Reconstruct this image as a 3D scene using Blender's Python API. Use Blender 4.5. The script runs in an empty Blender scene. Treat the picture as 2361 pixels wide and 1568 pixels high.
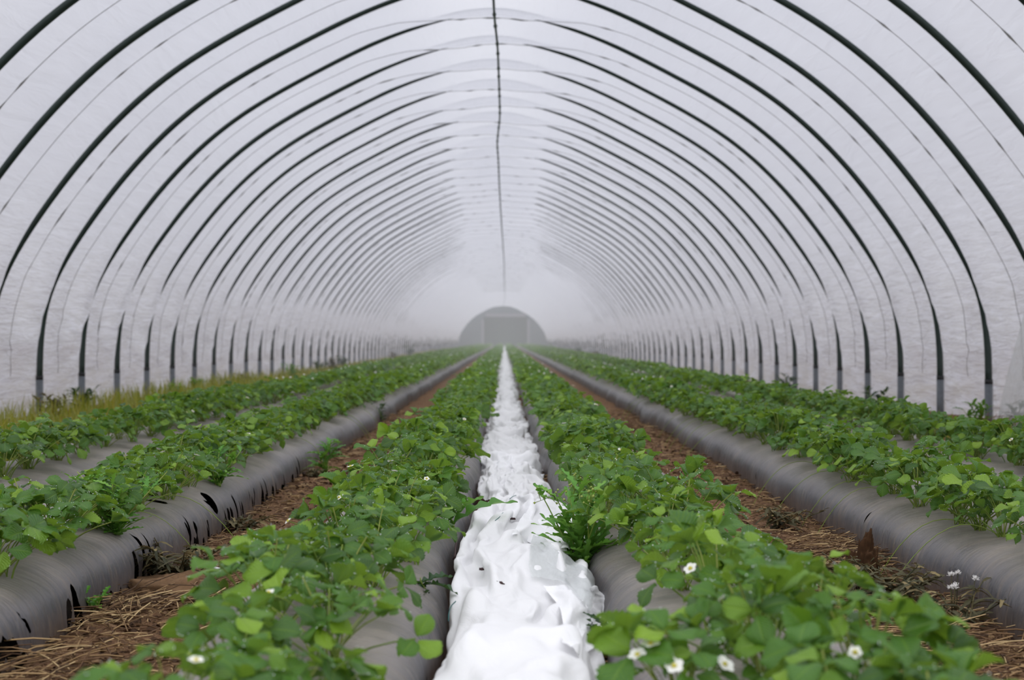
import bpy, math
import numpy as np

S = bpy.context.scene
COL = S.collection
PI = math.pi
FPX = 3279.0                    # focal length in pixels of the 2361 px wide frame
VX, VY = 1162.0, 783.0          # vanishing point of the rows
EYE = 0.70
U = 0.0004 * FPX                # one depth unit in metres
XC = -0.12                      # tunnel axis

def at(px, py, D=None, z=None):
    """pixel + depth (or height) -> point"""
    if D is None:
        D = (EYE - z) * FPX / (py - VY)
    return np.array([(px - VX) / FPX * D, D, EYE - (py - VY) / FPX * D])

# ------------------------------------------------------------------ noise
def _hash(ix, iy, iz, seed):
    h = (ix.astype(np.int64) * 374761393 + iy.astype(np.int64) * 668265263 + iz.astype(np.int64) * 2147483647 + seed * 974711) & 0xFFFFFFFF
    h = ((h ^ (h >> 13)) * 1274126177) & 0xFFFFFFFF
    h = ((h ^ (h >> 16)) * 2246822519) & 0xFFFFFFFF
    return ((h ^ (h >> 15)) & 0xFFFFFF) / float(0xFFFFFF)

def vnoise(x, y, z=None, seed=0):
    x = np.asarray(x, float); y = np.asarray(y, float)
    x, y = np.broadcast_arrays(x, y)
    z = np.zeros_like(x) if z is None else np.broadcast_to(np.asarray(z, float), x.shape)
    x0, y0, z0 = np.floor(x), np.floor(y), np.floor(z)
    fx, fy, fz = x - x0, y - y0, z - z0
    sx, sy, sz = (f * f * f * (f * (f * 6 - 15) + 10) for f in (fx, fy, fz))
    x0, y0, z0 = x0.astype(np.int64), y0.astype(np.int64), z0.astype(np.int64)
    r = 0
    for i in (0, 1):
        for j in (0, 1):
            for k in (0, 1):
                w = (sx if i else 1 - sx) * (sy if j else 1 - sy) * (sz if k else 1 - sz)
                r = r + w * _hash(x0 + i, y0 + j, z0 + k, seed)
    return r * 2 - 1

def fbm(x, y, z=None, seed=0, oct=4, gain=0.5):
    r, a, f = 0, 1.0, 1.0
    for o in range(oct):
        r = r + a * vnoise(np.asarray(x) * f, np.asarray(y) * f, None if z is None else np.asarray(z) * f, seed + o * 17)
        a *= gain; f *= 2.03
    return r

def tri(t):
    return np.abs((t % 1.0) - 0.5) * 2

def sstep(a, b, x):
    t = np.clip((np.asarray(x, float) - a) / (b - a), 0, 1)
    return t * t * (3 - 2 * t)

# ------------------------------------------------------------------ mesh building
class MB:
    def __init__(s):
        s.V = []; s.F = []; s.M = []; s.UV = []; s.A = []; s.n = 0
    def add(s, V, F, mat=0, uv=None, a=None):
        V = np.asarray(V, float); n = len(V)
        if not isinstance(F, (list, tuple)) or (len(F) and not isinstance(F[0], np.ndarray)):
            F = [np.asarray(F, int)]
        for f in F:
            if len(f):
                s.F.append(f + s.n); s.M.append(np.full(len(f), mat, int))
        s.V.append(V); s.UV.append(np.zeros((n, 2)) if uv is None else np.asarray(uv, float))
        s.A.append(np.zeros(n) if a is None else np.asarray(a, float))
        s.n += n
    def mesh(s, name, mats, smooth=True, attr=None):
        me = bpy.data.meshes.new(name)
        V = np.concatenate(s.V); UV = np.concatenate(s.UV); A = np.concatenate(s.A)
        loops = np.concatenate([f.ravel() for f in s.F])
        tot = np.concatenate([np.full(len(f), f.shape[1], int) for f in s.F])
        start = np.concatenate([[0], np.cumsum(tot)[:-1]])
        me.vertices.add(len(V)); me.vertices.foreach_set('co', V.ravel().astype(np.float32))
        me.loops.add(len(loops)); me.loops.foreach_set('vertex_index', loops.astype(np.int32))
        me.polygons.add(len(tot)); me.polygons.foreach_set('loop_start', start.astype(np.int32))
        try: me.polygons.foreach_set('loop_total', tot.astype(np.int32))
        except Exception: pass
        for m in mats: me.materials.append(m)
        me.polygons.foreach_set('material_index', np.concatenate(s.M).astype(np.int32))
        me.polygons.foreach_set('use_smooth', np.full(len(tot), smooth))
        uvl = me.uv_layers.new(name='uv')
        uvl.data.foreach_set('uv', UV[loops].ravel().astype(np.float32))
        if attr:
            at_ = me.attributes.new(attr, 'FLOAT', 'POINT'); at_.data.foreach_set('value', A.astype(np.float32))
        me.update(calc_edges=True); me.validate()
        return me
    def build(s, name, mats, parent=None, smooth=True, attr=None):
        if not isinstance(mats, (list, tuple)): mats = [mats]
        o = bpy.data.objects.new(name, s.mesh(name, mats, smooth, attr)); COL.objects.link(o)
        if parent: o.parent = parent
        return o

def grid_faces(n, m, closed=False):
    """n rows, m columns"""
    i, j = np.meshgrid(np.arange(n - 1), np.arange(m if closed else m - 1), indexing='ij')
    i, j = i.ravel(), j.ravel(); k = (j + 1) % m
    return np.stack([i * m + j, i * m + k, (i + 1) * m + k, (i + 1) * m + j], 1)

def tube(path, rad, sides=8, caps=True):
    P = np.asarray(path, float); n = len(P)
    R = np.broadcast_to(np.asarray(rad, float), (n,))
    T = np.gradient(P, axis=0); T /= np.linalg.norm(T, axis=1)[:, None] + 1e-12
    ref = np.array([0, 0, 1.0]) if abs(T[:, 2]).mean() < .8 else np.array([0, 1.0, 0])
    A = np.cross(T, ref); A /= np.linalg.norm(A, axis=1)[:, None] + 1e-12
    B = np.cross(T, A)
    a = np.arange(sides) * 2 * PI / sides
    V = P[:, None] + R[:, None, None] * (np.cos(a)[None, :, None] * A[:, None] + np.sin(a)[None, :, None] * B[:, None])
    F = [grid_faces(n, sides, True)]
    if caps:
        F += [np.arange(sides)[None, ::-1], (np.arange(sides) + (n - 1) * sides)[None]]
    return V.reshape(-1, 3), F

def box(lo, hi):
    x0, y0, z0 = lo; x1, y1, z1 = hi
    V = np.array([[x0,y0,z0],[x1,y0,z0],[x1,y1,z0],[x0,y1,z0],[x0,y0,z1],[x1,y0,z1],[x1,y1,z1],[x0,y1,z1]], float)
    return V, np.array([[3,2,1,0],[4,5,6,7],[0,1,5,4],[1,2,6,5],[2,3,7,6],[3,0,4,7]])

def tag(o, label=None, cat=None, group=None, kind=None):
    if label: o['label'] = label
    if cat: o['category'] = cat
    if group: o['group'] = group
    if kind: o['kind'] = kind
    return o

def empty(name, loc, rz=0.0, scale=1.0):
    o = bpy.data.objects.new(name, None); COL.objects.link(o)
    o.location = loc; o.rotation_euler = (0, 0, rz); o.scale = (scale,) * 3; o.empty_display_size = .05
    return o

def children(o): return list(o.children)
def copy_tree(o, parent=None):
    c = o.copy(); COL.objects.link(c)
    if parent: c.parent = parent
    for ch in children(o): copy_tree(ch, c)
    return c

ONES = 'zeroth first second third fourth fifth sixth seventh eighth ninth tenth eleventh twelfth thirteenth fourteenth fifteenth sixteenth seventeenth eighteenth nineteenth'.split()
TENS = {2: 'twenty', 3: 'thirty', 4: 'forty', 5: 'fifty', 6: 'sixty', 7: 'seventy', 8: 'eighty', 9: 'ninety'}
def nth(n):
    if n < 20: return ONES[n]
    t, u = divmod(n, 10)
    return TENS[t][:-1] + 'ieth' if u == 0 else TENS[t] + '-' + ONES[u]

# ------------------------------------------------------------------ materials
class NT:
    def __init__(s, name):
        s.m = bpy.data.materials.new(name); s.m.use_nodes = True
        s.t = s.m.node_tree; s.t.nodes.clear()
        s.out = s.n('ShaderNodeOutputMaterial')
    def n(s, typ, **kw):
        o = s.t.nodes.new(typ)
        for k, v in kw.items(): setattr(o, k, v)
        return o
    def l(s, a, b): s.t.links.new(a, b)
    def setin(s, node, **kw):
        for k, v in kw.items():
            k = k.replace('_', ' ')
            if hasattr(v, 'is_linked'): s.l(v, node.inputs[k])
            else: node.inputs[k].default_value = v
        return node
    def val(s, node, i, v):
        if hasattr(v, 'is_linked'): s.l(v, node.inputs[i])
        else: node.inputs[i].default_value = v
    def math(s, op, a, b=0.0, c=None, clamp=False):
        o = s.n('ShaderNodeMath', operation=op, use_clamp=clamp)
        s.val(o, 0, a); s.val(o, 1, b)
        if c is not None: s.val(o, 2, c)
        return o.outputs[0]
    def mix(s, f, a, b):
        o = s.n('ShaderNodeMix', data_type='RGBA'); s.val(o, 0, f); s.val(o, 6, a); s.val(o, 7, b)
        return o.outputs[2]
    def ramp(s, f, pts, interp='LINEAR'):
        o = s.n('ShaderNodeValToRGB'); s.val(o, 0, f); cr = o.color_ramp; cr.interpolation = interp
        while len(cr.elements) < len(pts): cr.elements.new(.5)
        for e, (p, c) in zip(cr.elements, pts):
            e.position = p; e.color = (*c, 1) if len(c) == 3 else c
        return o.outputs[0]
    def noise(s, scale=5.0, vec=None, detail=3.0, rough=.5, dist=0.0):
        o = s.n('ShaderNodeTexNoise'); o.inputs['Scale'].default_value = scale; o.inputs['Detail'].default_value = detail
        o.inputs['Roughness'].default_value = rough; o.inputs['Distortion'].default_value = dist
        if vec is not None: s.l(vec, o.inputs['Vector'])
        return o.outputs[0]
    def pos(s, scale=(1, 1, 1), rot=(0, 0, 0), obj=False):
        src = s.n('ShaderNodeTexCoord').outputs['Object'] if obj else s.n('ShaderNodeNewGeometry').outputs['Position']
        mp = s.n('ShaderNodeMapping'); mp.inputs['Scale'].default_value = scale; mp.inputs['Rotation'].default_value = rot
        s.l(src, mp.inputs['Vector']); return mp.outputs[0]
    def bump(s, h, strength=.3, dist=.01, normal=None):
        o = s.n('ShaderNodeBump'); o.inputs['Strength'].default_value = strength; o.inputs['Distance'].default_value = dist
        s.l(h, o.inputs['Height'])
        if normal is not None: s.l(normal, o.inputs['Normal'])
        return o.outputs[0]
    def bsdf(s, color, rough=.6, metal=0.0, spec=.5, normal=None, **kw):
        o = s.n('ShaderNodeBsdfPrincipled')
        s.val(o, 'Base Color', color if hasattr(color, 'is_linked') else (*color, 1)); s.val(o, 'Roughness', rough)
        s.val(o, 'Metallic', metal); s.val(o, 'Specular IOR Level', spec)
        if normal is not None: s.l(normal, o.inputs['Normal'])
        return o.outputs[0]
    def mixsh(s, f, a, b):
        o = s.n('ShaderNodeMixShader'); s.val(o, 0, f); s.l(a, o.inputs[1]); s.l(b, o.inputs[2]); return o.outputs[0]
    def end(s, sh):
        s.l(sh, s.out.inputs['Surface']); return s.m

def simple(name, color, rough=.6, metal=0.0, spec=.5, var=.25, scale=20.0):
    t = NT(name)
    nz = t.noise(scale, t.pos())
    c = t.mix(nz, tuple(x * (1 - var) for x in color) + (1,), tuple(min(1, x * (1 + var)) for x in color) + (1,))
    return t.end(t.bsdf(c, rough, metal, spec))

def film_material():
    t = NT('polythene film')
    p = t.pos()
    # wrinkle relief: fine creases that run round the tunnel on the roof and along it low on the walls
    wn = t.noise(1.0, t.pos((9, 1.6, 9)), 3, .55, .6)
    wl = t.noise(1.0, t.pos((3, 2.2, 17)), 4, .55, .8)
    sep = t.n('ShaderNodeSeparateXYZ'); t.l(p, sep.inputs[0])
    low = t.n('ShaderNodeMapRange'); low.inputs[1].default_value = 2.1; low.inputs[2].default_value = .9; t.l(sep.outputs[2], low.inputs[0])
    h = t.math('ADD', t.math('MULTIPLY', wn, .35), t.math('MULTIPLY', wl, t.math('MULTIPLY', low.outputs[0], .8)))
    nrm = t.bump(h, .9, .05)
    # stains towards the soil and faint cloudiness
    st = t.noise(1.0, t.pos((5, 1.3, 9)), 4, .6)
    soil = t.n('ShaderNodeMapRange'); soil.inputs[1].default_value = .55; soil.inputs[2].default_value = .0; t.l(sep.outputs[2], soil.inputs[0])
    k = t.math('MULTIPLY', soil.outputs[0], t.math('MULTIPLY', t.math('SUBTRACT', st, .38, clamp=True), 2.2), clamp=True)
    cloud = t.noise(.8, p, 3)
    base = t.mix(cloud, (.575, .585, .645, 1), (.655, .665, .72, 1))
    cr = t.noise(1.0, t.pos((6, 2.0, 26), (.12, 0, 0)), 5, .62, 1.0)
    crease = t.math('MULTIPLY', t.math('POWER', t.math('SUBTRACT', 1.0, t.math('MULTIPLY', t.math('ABSOLUTE', t.math('SUBTRACT', cr, .5)), 9.0), clamp=True), 2.0), t.math('MULTIPLY', low.outputs[0], .45))
    base = t.mix(crease, base, (.40, .39, .37, 1))  # wrinkle shading painted into the film colour as darker lines
    col = t.mix(k, base, (.42, .38, .30, 1))
    dif = t.n('ShaderNodeBsdfDiffuse'); t.l(col, dif.inputs[0]); t.l(nrm, dif.inputs['Normal'])
    trl = t.n('ShaderNodeBsdfTranslucent'); t.l(col, trl.inputs[0]); t.l(nrm, trl.inputs['Normal'])
    body = t.mixsh(.54, dif.outputs[0], trl.outputs[0])
    gl = t.n('ShaderNodeBsdfGlossy'); gl.inputs['Roughness'].default_value = .38; t.l(nrm, gl.inputs['Normal'])
    gl.inputs[0].default_value = (.9, .9, .95, 1)
    body = t.mixsh(.07, body, gl.outputs[0])
    tr = t.n('ShaderNodeBsdfTransparent')
    lw = t.n('ShaderNodeLayerWeight'); lw.inputs[0].default_value = .5
    f = t.math('MULTIPLY', t.math('POWER', t.math('SUBTRACT', 1.0, lw.outputs['Facing'], clamp=True), 3.0), .68)
    return t.end(t.mixsh(f, body, tr.outputs[0]))

def leaf_material(name, dark, mid, light, under, dew=False, transl=.32, rough=.42, veins=True):
    t = NT(name)
    g = t.n('ShaderNodeNewGeometry'); oi = t.n('ShaderNodeObjectInfo')
    r = t.math('FRACT', t.math('ADD', g.outputs['Random Per Island'], t.math('MULTIPLY', oi.outputs['Random'], 3.7)))
    c = t.ramp(r, [(0, dark), (.4, mid), (.72, mid), (1, light)])
    nrm = None
    if veins:
        uv = t.n('ShaderNodeUVMap'); sp = t.n('ShaderNodeSeparateXYZ'); t.l(uv.outputs[0], sp.inputs[0])
        au = t.math('ABSOLUTE', t.math('SUBTRACT', sp.outputs[0], .5))
        ph = t.math('SUBTRACT', sp.outputs[1], t.math('MULTIPLY', au, .75))
        w = t.math('ABSOLUTE', t.math('SINE', t.math('MULTIPLY', ph, 26.0)))
        mid_ = t.math('MULTIPLY', au, 14.0, clamp=True)
        h = t.math('MINIMUM', t.math('POWER', w, .6), mid_)
        nrm = t.bump(h, .55, .0025)
        c = t.mix(t.math('MULTIPLY', t.math('SUBTRACT', 1.0, h, clamp=True), .35), c, (*light, 1))
    c = t.mix(g.outputs['Backfacing'], c, t.mix(.5, c, (*under, 1)))
    pr = t.bsdf(c, rough, 0, .45, nrm)
    tl = t.n('ShaderNodeBsdfTranslucent')
    t.l(t.mix(.6, c, (light[0] * 1.3, light[1] * 1.2, light[2], 1)), tl.inputs[0])
    return t.end(t.mixsh(transl, pr, tl.outputs[0]))

def mulch_material():
    t = NT('mulch plastic')
    # dusty streaks that run down the flanks
    fine = t.noise(1.0, t.pos((5, 30, 5)), 6, .68, 1.2)
    broad = t.noise(1.0, t.pos((2.5, 4.5, 2.5)), 4, .6, .6)
    p = t.pos(); sep = t.n('ShaderNodeSeparateXYZ'); t.l(p, sep.inputs[0])
    c = t.ramp(fine, [(.32, (.050, .050, .060)), (.47, (.085, .081, .088)), (.57, (.135, .112, .096)), (.72, (.27, .22, .175))])
    c = t.mix(t.ramp(broad, [(.35, (.15,) * 3), (.65, (.85,) * 3)]), c, (.078, .076, .086, 1))
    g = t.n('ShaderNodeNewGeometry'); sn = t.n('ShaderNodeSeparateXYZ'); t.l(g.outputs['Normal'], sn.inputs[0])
    dust_lit = t.noise(9.0, p, 6, .7)
    top = t.math('MULTIPLY', t.math('POWER', t.math('ABSOLUTE', sn.outputs[2]), 3.0), t.math('ADD', t.math('MULTIPLY', dust_lit, 1.1), .1), clamp=True)
    c = t.mix(top, c, (.30, .262, .230, 1))  # lit bed top painted in: mottled paler colour where the plastic faces up
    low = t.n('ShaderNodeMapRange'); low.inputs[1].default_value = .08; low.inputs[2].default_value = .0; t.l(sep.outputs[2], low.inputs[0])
    c = t.mix(t.math('MULTIPLY', low.outputs[0], t.math('MULTIPLY', dust_lit, 1.1), clamp=True), c, (.12, .075, .045, 1))
    h = t.math('ADD', t.noise(1.0, t.pos((4, 14, 4), (0, 0, .1)), 5, .6, 1.0), t.math('MULTIPLY', t.noise(30, p, 3), .12))
    nrm = t.bump(h, .6, .02)
    sh = t.bsdf(c, t.math('ADD', .30, t.math('MULTIPLY', dust_lit, .3)), 0, .5, nrm)
    a = t.n('ShaderNodeAttribute', attribute_name='tear')
    tr = t.n('ShaderNodeBsdfTransparent')
    return t.end(t.mixsh(t.math('GREATER_THAN', a.outputs['Fac'], .5), sh, tr.outputs[0]))

def soil_material():
    t = NT('path soil')
    p = t.pos()
    a = t.noise(3.0, p, 6, .65); b = t.noise(34.0, p, 5, .7, .4); s = t.noise(1.0, t.pos((90, 22, 40), (0, 0, .5)), 3, .6, 1.5)
    c = t.ramp(b, [(.25, (.04, .021, .012)), (.5, (.15, .078, .040)), (.75, (.28, .165, .088))])
    c = t.mix(t.math('MULTIPLY', a, .8), c, (.19, .105, .058, 1))
    c = t.mix(t.math('MULTIPLY', t.math('SUBTRACT', s, .52, clamp=True), 4.5, clamp=True), c, (.36, .23, .115, 1))
    h = t.math('ADD', b, t.math('MULTIPLY', s, .8))
    return t.end(t.bsdf(c, .95, 0, .15, t.bump(h, .8, .02)))

def island_ramp(name, pts, rough=.8, spec=.25, transl=0.0):
    t = NT(name)
    g = t.n('ShaderNodeNewGeometry')
    c = t.ramp(g.outputs['Random Per Island'], pts)
    sh = t.bsdf(c, rough, 0, spec)
    if transl:
        tl = t.n('ShaderNodeBsdfTranslucent'); t.l(c, tl.inputs[0]); sh = t.mixsh(transl, sh, tl.outputs[0])
    return t.end(sh)

def fleece_material():
    t = NT('white fleece')
    p = t.pos()
    n1 = t.noise(60, p, 4, .6); n2 = t.noise(400, p, 2)
    dirt = t.noise(7.0, p, 5, .7)
    c = t.mix(t.math('MULTIPLY', t.math('SUBTRACT', dirt, .62, clamp=True), 2.0, clamp=True), (.90, .90, .915, 1), (.78, .74, .68, 1))
    crease = t.noise(1.0, t.pos((22, 13, 22), (0, 0, .3)), 4, .6, 1.2)
    nrm = t.bump(t.math('ADD', crease, t.math('MULTIPLY', t.math('ADD', n1, t.math('MULTIPLY', n2, .3)), .06)), .35, .012)
    d = t.bsdf(c, .85, 0, .2, nrm)
    tl = t.n('ShaderNodeBsdfTranslucent'); t.l(c, tl.inputs[0])
    return t.end(t.mixsh(.25, d, tl.outputs[0]))

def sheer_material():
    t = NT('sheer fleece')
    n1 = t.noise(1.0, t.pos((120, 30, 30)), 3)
    c = t.mix(n1, (.62, .65, .65, 1), (.74, .76, .76, 1))  # greyed albedo paints in the fold's shade and the dark weeds behind it
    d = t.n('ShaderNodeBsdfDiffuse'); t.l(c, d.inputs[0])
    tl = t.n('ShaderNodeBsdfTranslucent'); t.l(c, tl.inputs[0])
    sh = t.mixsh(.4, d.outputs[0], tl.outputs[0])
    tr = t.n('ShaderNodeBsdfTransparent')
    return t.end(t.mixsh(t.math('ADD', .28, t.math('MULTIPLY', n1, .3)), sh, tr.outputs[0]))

M = {}
M['film'] = film_material()
M['hoop'] = simple('dark steel tube', (.018, .034, .029), .36, .2, .5, .35, 9)
M['post'] = simple('grey ground tube', (.14, .155, .17), .55, .3, .4, .25, 30)
M['collar'] = simple('black collar', (.008, .009, .010), .5)
M['rope'] = simple('dark rope', (.24, .24, .23), .8)
M['purlin'] = simple('green ridge tube', (.010, .040, .020), .5, 0, .4)
M['mulch'] = mulch_material()
M['soil'] = soil_material()
M['bed_soil'] = simple('dark bed soil', (.014, .010, .008), .95, 0, .1, .5, 60)
M['fleece'] = fleece_material()
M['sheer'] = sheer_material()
M['leaf'] = leaf_material('strawberry leaf', (.010, .058, .012), (.042, .142, .013), (.22, .37, .022), (.13, .25, .06))
M['stem'] = island_ramp('leaf stalk', [(0, (.13, .22, .03)), (.5, (.22, .32, .05)), (1, (.30, .34, .08))], .5, .4, .2)
M['petal'] = island_ramp('white petal', [(0, (.80, .80, .76)), (1, (.88, .88, .84))], .6, .3, .25)
M['flower_centre'] = simple('yellow flower centre', (.45, .40, .05), .7)
M['bud'] = island_ramp('green bud', [(0, (.20, .28, .05)), (1, (.34, .38, .10))], .6)
M['drop'] = simple('dew drop', (.75, .8, .8), .05, 0, 1.0, .05)
M['weed'] = leaf_material('weed leaf', (.045, .17, .018), (.09, .27, .028), (.20, .40, .05), (.12, .24, .05), veins=False)
M['darkweed'] = leaf_material('dark weed leaf', (.008, .035, .010), (.016, .065, .014), (.05, .12, .02), (.05, .1, .03), veins=False)
M['wilt'] = leaf_material('wilted leaf', (.030, .034, .014), (.075, .068, .030), (.26, .20, .09), (.16, .13, .07), veins=False, transl=.15, rough=.8)
M['grass'] = leaf_material('dry grass blade', (.07, .18, .012), (.19, .27, .02), (.44, .38, .05), (.28, .28, .05), veins=False)
M['straw'] = island_ramp('straw', [(0, (.045, .022, .010)), (.45, (.13, .068, .030)), (.8, (.33, .21, .095)), (1, (.56, .41, .21))], .75, .3)
M['litter'] = island_ramp('dead leaf crumb', [(0, (.035, .018, .010)), (.6, (.12, .065, .032)), (1, (.24, .15, .085))], .9, .2)
M['bark'] = simple('dark twig', (.035, .014, .014), .8)
M['clod'] = simple('brown clod', (.055, .028, .014), .95, 0, .1, .6, 60)
M['sandy'] = simple('loose sandy soil', (.16, .095, .052), .97, 0, .1, .4, 90)
M['string'] = simple('blue green twine', (.02, .12, .12), .6)
M['white'] = simple('white plastic', (.8, .8, .8), .4)
M['fluff'] = simple('seed fluff', (.72, .70, .68), .9)
M['deadleaf'] = simple('papery brown leaf', (.20, .09, .04), .85, 0, .2, .5, 40)

# ------------------------------------------------------------------ camera, world, view
cam = bpy.data.cameras.new('camera'); co = bpy.data.objects.new('camera', cam); COL.objects.link(co)
cam.sensor_width = 36.0; cam.lens = 36.0 * FPX / 2361
co.location = (0, 0, EYE)
co.rotation_euler = (PI / 2 + math.atan((784 - VY) / FPX) * -1, 0, -math.atan((1180.5 - VX) / FPX))
cam.clip_start = .05; cam.clip_end = 600
cam.dof.use_dof = True; cam.dof.focus_distance = 4.2; cam.dof.aperture_fstop = 4.6
S.camera = co

W = bpy.data.worlds.new('overcast sky'); S.world = W; W.use_nodes = True
wt = W.node_tree; wt.nodes.clear()
wo = wt.nodes.new('ShaderNodeOutputWorld'); bg = wt.nodes.new('ShaderNodeBackground')
tc = wt.nodes.new('ShaderNodeTexCoord'); sx = wt.nodes.new('ShaderNodeSeparateXYZ')
mr = wt.nodes.new('ShaderNodeMapRange'); mr.inputs[1].default_value = 0; mr.inputs[2].default_value = 1; mr.inputs[3].default_value = .55; mr.inputs[4].default_value = 1.25
wt.links.new(tc.outputs['Generated'], sx.inputs[0]); wt.links.new(sx.outputs[2], mr.inputs[0])
bg.inputs[0].default_value = (.955, .96, 1.0, 1)
wt.links.new(mr.outputs[0], bg.inputs[1]); wt.links.new(bg.outputs[0], wo.inputs[0])

S.view_settings.view_transform = 'Standard'; S.view_settings.look = 'None'
S.view_settings.gamma = 1; S.view_settings.use_curve_mapping = False
S.view_settings.exposure = 1.0
cy = S.cycles
cy.use_denoising = True
cy.max_bounces = 8; cy.diffuse_bounces = 5; cy.glossy_bounces = 2; cy.transmission_bounces = 4; cy.volume_bounces = 1; cy.transparent_max_bounces = 10
cy.use_adaptive_sampling = True; cy.adaptive_threshold = .04

# ------------------------------------------------------------------ tunnel section
PTS = [(-4.07, -.76), (-4.07, -.35), (-4.06, .17), (-3.98, .49), (-3.66, 1.01), (-3.12, 1.69), (-2.455, 2.265), (-1.31, 2.89), (-.815, 3.095), (0, 3.295)]
PTS = np.array(PTS + [(-x, z) for x, z in PTS[-2::-1]])
def catmull(P, n):
    P = np.asarray(P, float); Q = np.vstack([2 * P[0] - P[1], P, 2 * P[-1] - P[-2]])
    out = []
    for i in range(1, len(Q) - 2):
        t = np.linspace(0, 1, n, endpoint=False)[:, None]; a, b, c, d = Q[i - 1], Q[i], Q[i + 1], Q[i + 2]
        out.append(.5 * (2 * b + (c - a) * t + (2 * a - 5 * b + 4 * c - d) * t ** 2 + (3 * b - a - 3 * c + d) * t ** 3))
    return np.vstack(out + [P[-1:]])
def resample(P, n):
    s = np.concatenate([[0], np.cumsum(np.linalg.norm(np.diff(P, axis=0), axis=1))])
    t = np.linspace(0, s[-1], n)
    return np.stack([np.interp(t, s, P[:, i]) for i in range(P.shape[1])], 1)
SEC = resample(catmull(PTS, 30), 400)
for _ in range(140):
    SEC[1:-1] = .5 * SEC[1:-1] + .25 * (SEC[:-2] + SEC[2:])
def section(n):
    """axis of a hoop: points (x from tunnel axis, z above eye) and outward normals"""
    P = resample(SEC, n); T = np.gradient(P, axis=0); T /= np.linalg.norm(T, axis=1)[:, None]
    return P, np.stack([-T[:, 1], T[:, 0]], 1)
UR = .40                        # where the tie rope crosses the bay
def dips(P):
    """how far the film is drawn in at the rope, and how far it billows in just before the next hoop"""
    x, z = np.abs(P[:, 0]), P[:, 1]
    rope = np.where(z > 1.6, np.interp(x, [0, .35, .6, .9, 1.3, 2.0], [.255, .24, .19, .11, .05, .02]), .02)
    bil = np.interp(z, [-.76, -.4, -.2, 0, .2, .35, .5, .62, .8, 1.0, 1.4, 3.0, 3.3], [.0, .005, .018, .042, .064, .087, .088, .074, .058, .046, .040, .042, .03])
    return rope, bil
STEP = .98 * U
K0, K1 = -9, 92
def hoopY(k): return 9.8 * U + k * STEP
PIPE = .029
rng = np.random.default_rng(7)

FN = 170
FP, FNRM = section(FN)
def film_offset(k, u):
    """distance of the film from the hoop axis for bays k at fractions u, one row each"""
    P = FP; n = FN
    y = hoopY(k) + u * STEP
    g = np.where(u < UR, u / UR, (1 - u) / (1 - UR))
    t = np.clip((u - UR) / (1 - UR), 0, 1); g2 = t ** 1.3 * np.sqrt(1 - t) / (.65 ** 1.3 * np.sqrt(.35)) 
    d1, d2 = dips(P)
    d2 = d2[None] + (.045 * sstep(8, 46, k.astype(float)))[:, None] * sstep(.5, 1.2, P[:, 1])[None]
    s = np.linspace(0, 11.6, n)
    ki = k[:, None] + 0 * s[None]
    amp = 1 + .12 * vnoise(ki * .77, s[None] * .8 + 0 * ki, seed=4)
    off = .036 - (g[:, None] * d1[None] + g2[:, None] * d2) * amp
    # loose horizontal folds low on the walls
    low = sstep(.75, -.1, P[:, 1])[None]
    Yg = y[:, None] + 0 * s[None]; Zg = P[None, :, 1] + 0 * Yg
    sd = np.sign(P[:, 0])[None] + 0 * Yg
    fold = fbm(Yg * 1.1 + sd * 40, Zg * 9 + .8 * vnoise(Yg * .9, Zg * 1.5, seed=8) + .35 * Yg, seed=3, oct=3)
    fold = 1 - np.abs(fold) * 1.3
    env = np.minimum(1, 5 * np.minimum(u, 1 - u))[:, None] * (1 - .6 * np.exp(-((u - UR) / .06) ** 2))[:, None]
    off = off - low * env * .034 * fold - .012 * env * sstep(1.4, .5, P[:, 1])[None] * fbm(Yg * 2.3, Zg * 4 + 9, seed=21, oct=3)
    return off - env * .004 * fbm(Yg * 3, s[None] * 5, seed=31, oct=2), Yg

def build_film():
    P, N, n = FP, FNRM, FN
    rows = []
    for k in range(K0, K1):
        us = [0, .1, .2, .3, .36, .4, .44, .5, .56, .62, .68, .74, .79, .83, .87, .91, .95, .98] if k < 16 else ([0, .2, .4, .52, .64, .74, .82, .9, .96] if k < 45 else [0, .4, .62, .8, .93])
        for i in us:
            rows.append((k, i))
    rows.append((K1, 0.0))
    k = np.array([r[0] for r in rows]); u = np.array([r[1] for r in rows])
    off, Yg = film_offset(k, u)
    X = XC + P[None, :, 0] + off * N[None, :, 0]
    Z = EYE + P[None, :, 1] + off * N[None, :, 1]
    V = np.stack([X, Yg, Z], 2)
    il = int(np.argmax((P[:, 1] > .95))); ir = n - 1 - il
    for name, a, b in (('wall_left', 0, il), ('ceiling', il, ir), ('wall_right', ir, n - 1)):
        mb = MB(); w = V[:, a:b + 1]
        mb.add(w.reshape(-1, 3), grid_faces(w.shape[0], w.shape[1]))
        o = mb.build(name, M['film']); o['kind'] = 'structure'
    tag(bpy.data.objects['wall_left'], 'creased white film wall to the left of the beds', 'wall')
    tag(bpy.data.objects['wall_right'], 'creased white film wall to the right of the beds', 'wall')
    tag(bpy.data.objects['ceiling'], 'white translucent film roof stretched over the hoops', 'ceiling')
build_film()

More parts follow.
